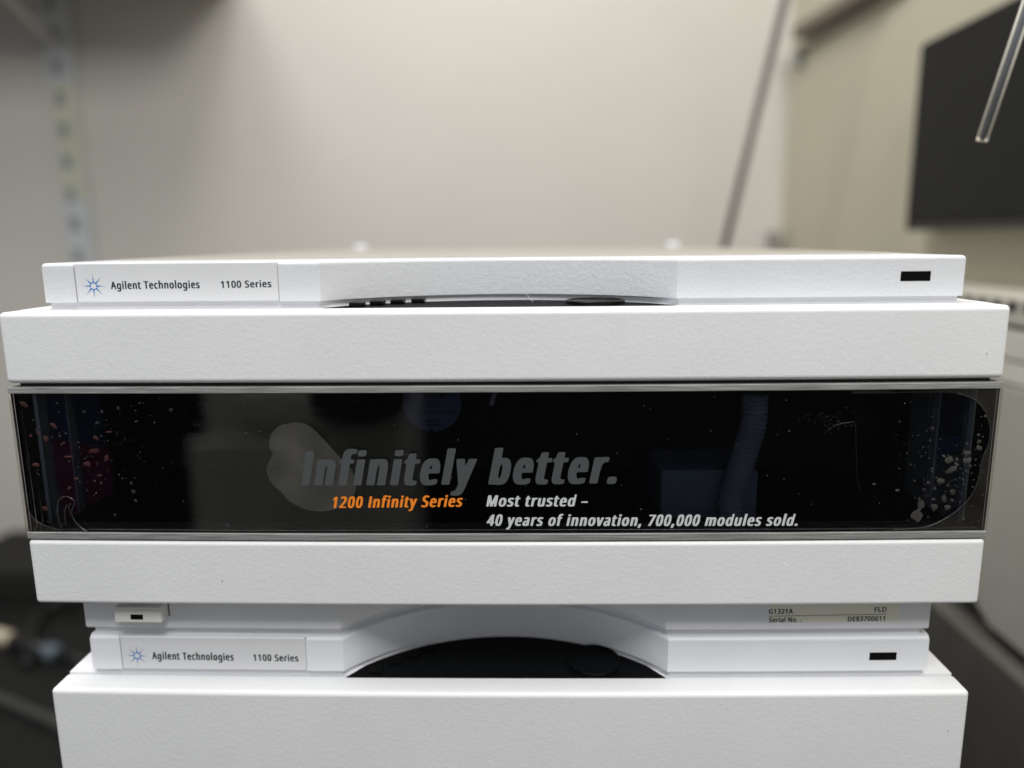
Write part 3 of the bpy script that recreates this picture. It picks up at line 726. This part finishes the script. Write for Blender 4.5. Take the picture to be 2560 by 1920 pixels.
prism(bm, [(D0, .01), (.10, .012), (.135, .03), (.15, .07), (.158, .14), (.165, l3*.86), (.166, l3-.001), (D0, l3-.001)], 0, XR-XP-.008, axis='z')
for v in bm.verts: x, y, z = v.co; v.co = (z-.002, x, y)
bmesh.ops.recalc_face_normals(bm, faces=bm.faces[:])
ob('front_cover', bm, greyc, pr)
ventm = plain('vent_black', (.012, .012, .012), .7)
for k in range(22):
    y = -.02+k*.019; bm = bmesh.new(); box(bm, -.0006, .0009, y, y+.010, Hp-.0105, Hp-.0025, .0002, 1); ob('vent_slot', bm, ventm, pr)
bm = bmesh.new(); box(bm, XP-.012, XR-.003, -.20, 1.05, 0.0005, bot.z-.0005, .003)
tag(ob('cabinet', bm, plain('dark_taupe_cabinet', (.10, .095, .083), .5, noise=.1)), 'dark taupe cabinet under the beige office machine at right', 'cabinet')
bm = bmesh.new(); box(bm, XP-.013, XP-.011, -.2, 1.04, bot.z-.016, bot.z-.006)
# bench clutter at the left
bm = bmesh.new(); z0 = .006
def atz(u, v, z):
    d = ray(u, v); return CAM + d*((z-CAM.z)/d.z)
cab = plain('black_cable', (.006, .006, .006), .4)
bm = bmesh.new(); tube(bm, smooth_path([atz(190, 1498, .02), atz(140, 1508, .015), atz(100, 1540, .01), atz(78, 1590, .0075), atz(70, 1660, .0075)], 6), .0065, 8)
tag(ob('cable', bm, cab, smooth=True), 'black cable curving over the bench left of the modules', 'cable')
pl = empty('cable_plug', atz(60, 1600, .012), 0, 'black cable plug with cream end and bluish tip on the bench, left edge', 'plug')
def seg(name, a, b, r, mat, zz=.012):
    bm = bmesh.new(); P = [atz(*a, zz)-pl.location, atz(*b, zz)-pl.location]; tube(bm, P, r, 12); ob(name, bm, mat, pl, smooth=True)
seg('plug_end', (-60, 1575), (30, 1600), .011, plain('cream_plug', (.50, .44, .32), .5))
seg('plug_body', (31, 1601), (118, 1628), .0105, cab); seg('plug_tip', (119, 1628), (140, 1634), .012, plain('bluish_tip', (.10, .135, .165), .5))
seg('plug_cord', (141, 1635), (215, 1652), .005, cab)
bm = bmesh.new(); tube(bm, smooth_path([atz(-60, 1725, .006), atz(20, 1755, .006), atz(90, 1785, .006), atz(160, 1820, .006), atz(230, 1900, .006)], 6), .007, 8)
tag(ob('cable', bm, plain('grey_cable', (.04, .039, .036), .5), smooth=True), 'grey cable lying across the bench at lower left', 'cable')
a = atz(-150, 1500, 0); b = atz(260, 1490, 0)
bm = bmesh.new(); box(bm, a.x, -.20, a.y, BACK-.05, .0005, .05, .004)
tag(ob('bench_tray', bm, plain('charcoal_tray', (.018, .0175, .016), .7, spec=.2, noise=.2)), 'low charcoal tray at the back of the bench, left of the modules', 'tray')
# ------------------------------------------------------------------ unseen shapes added behind the camera for the smoked glass reflections
dk = plain('dark_mirror_prop', (.020, .020, .021), .6); pc = plain('pale_mirror_prop', (.62, .61, .57), .6)
def mir(u, v, y):
    P = aty(u, v, 0); d = ray(u, v); d = Vector((d.x, -d.y, d.z)); return P + d*(y/d.y)
bm = bmesh.new(); box(bm, -2.2, 2.2, -1.9, -1.45, -.9, .62, .004); tag(ob('dark_mirror_backdrop', bm, dk), 'long unseen dark box added across the aisle to darken the door glass reflection', 'reflection helper')  # unseen box, added so the glass has something dark to reflect
q0, q1 = mir(395, 1000, -1.2), mir(1015, 1320, -1.2)
bm = bmesh.new(); zz = mir(700, 1082, -1.2).z; z2 = mir(700, 1105, -1.2).z
box(bm, q0.x, q1.x, -1.25, -1.2, q1.z-.1, z2, .006); box(bm, q0.x+.12, q1.x, -1.25, -1.2, zz, q0.z+.02, .02)
box(bm, q0.x, q1.x, -1.42, -1.30, -.9, q0.z)
tag(ob('pale_mirror_boxes', bm, pc), 'unseen pale boxes added across the aisle for the lighter reflection left of centre in the door glass', 'cart')  # added out of view, shaped to give the glass its pale reflection
c = mir(880, 985, -1.15)
bm = bmesh.new(); prism(bm, [(c.x+.10*math.cos(k*math.pi/12), c.z+.055*math.sin(k*math.pi/12)) for k in range(24)], -1.18, -1.12, axis='y')
tag(ob('dark_mirror_shape', bm, dk), 'unseen dark rounded shape added before the pale boxes for a dark spot in the door glass reflection', 'bowl')  # added out of view for the dark oval in the reflection
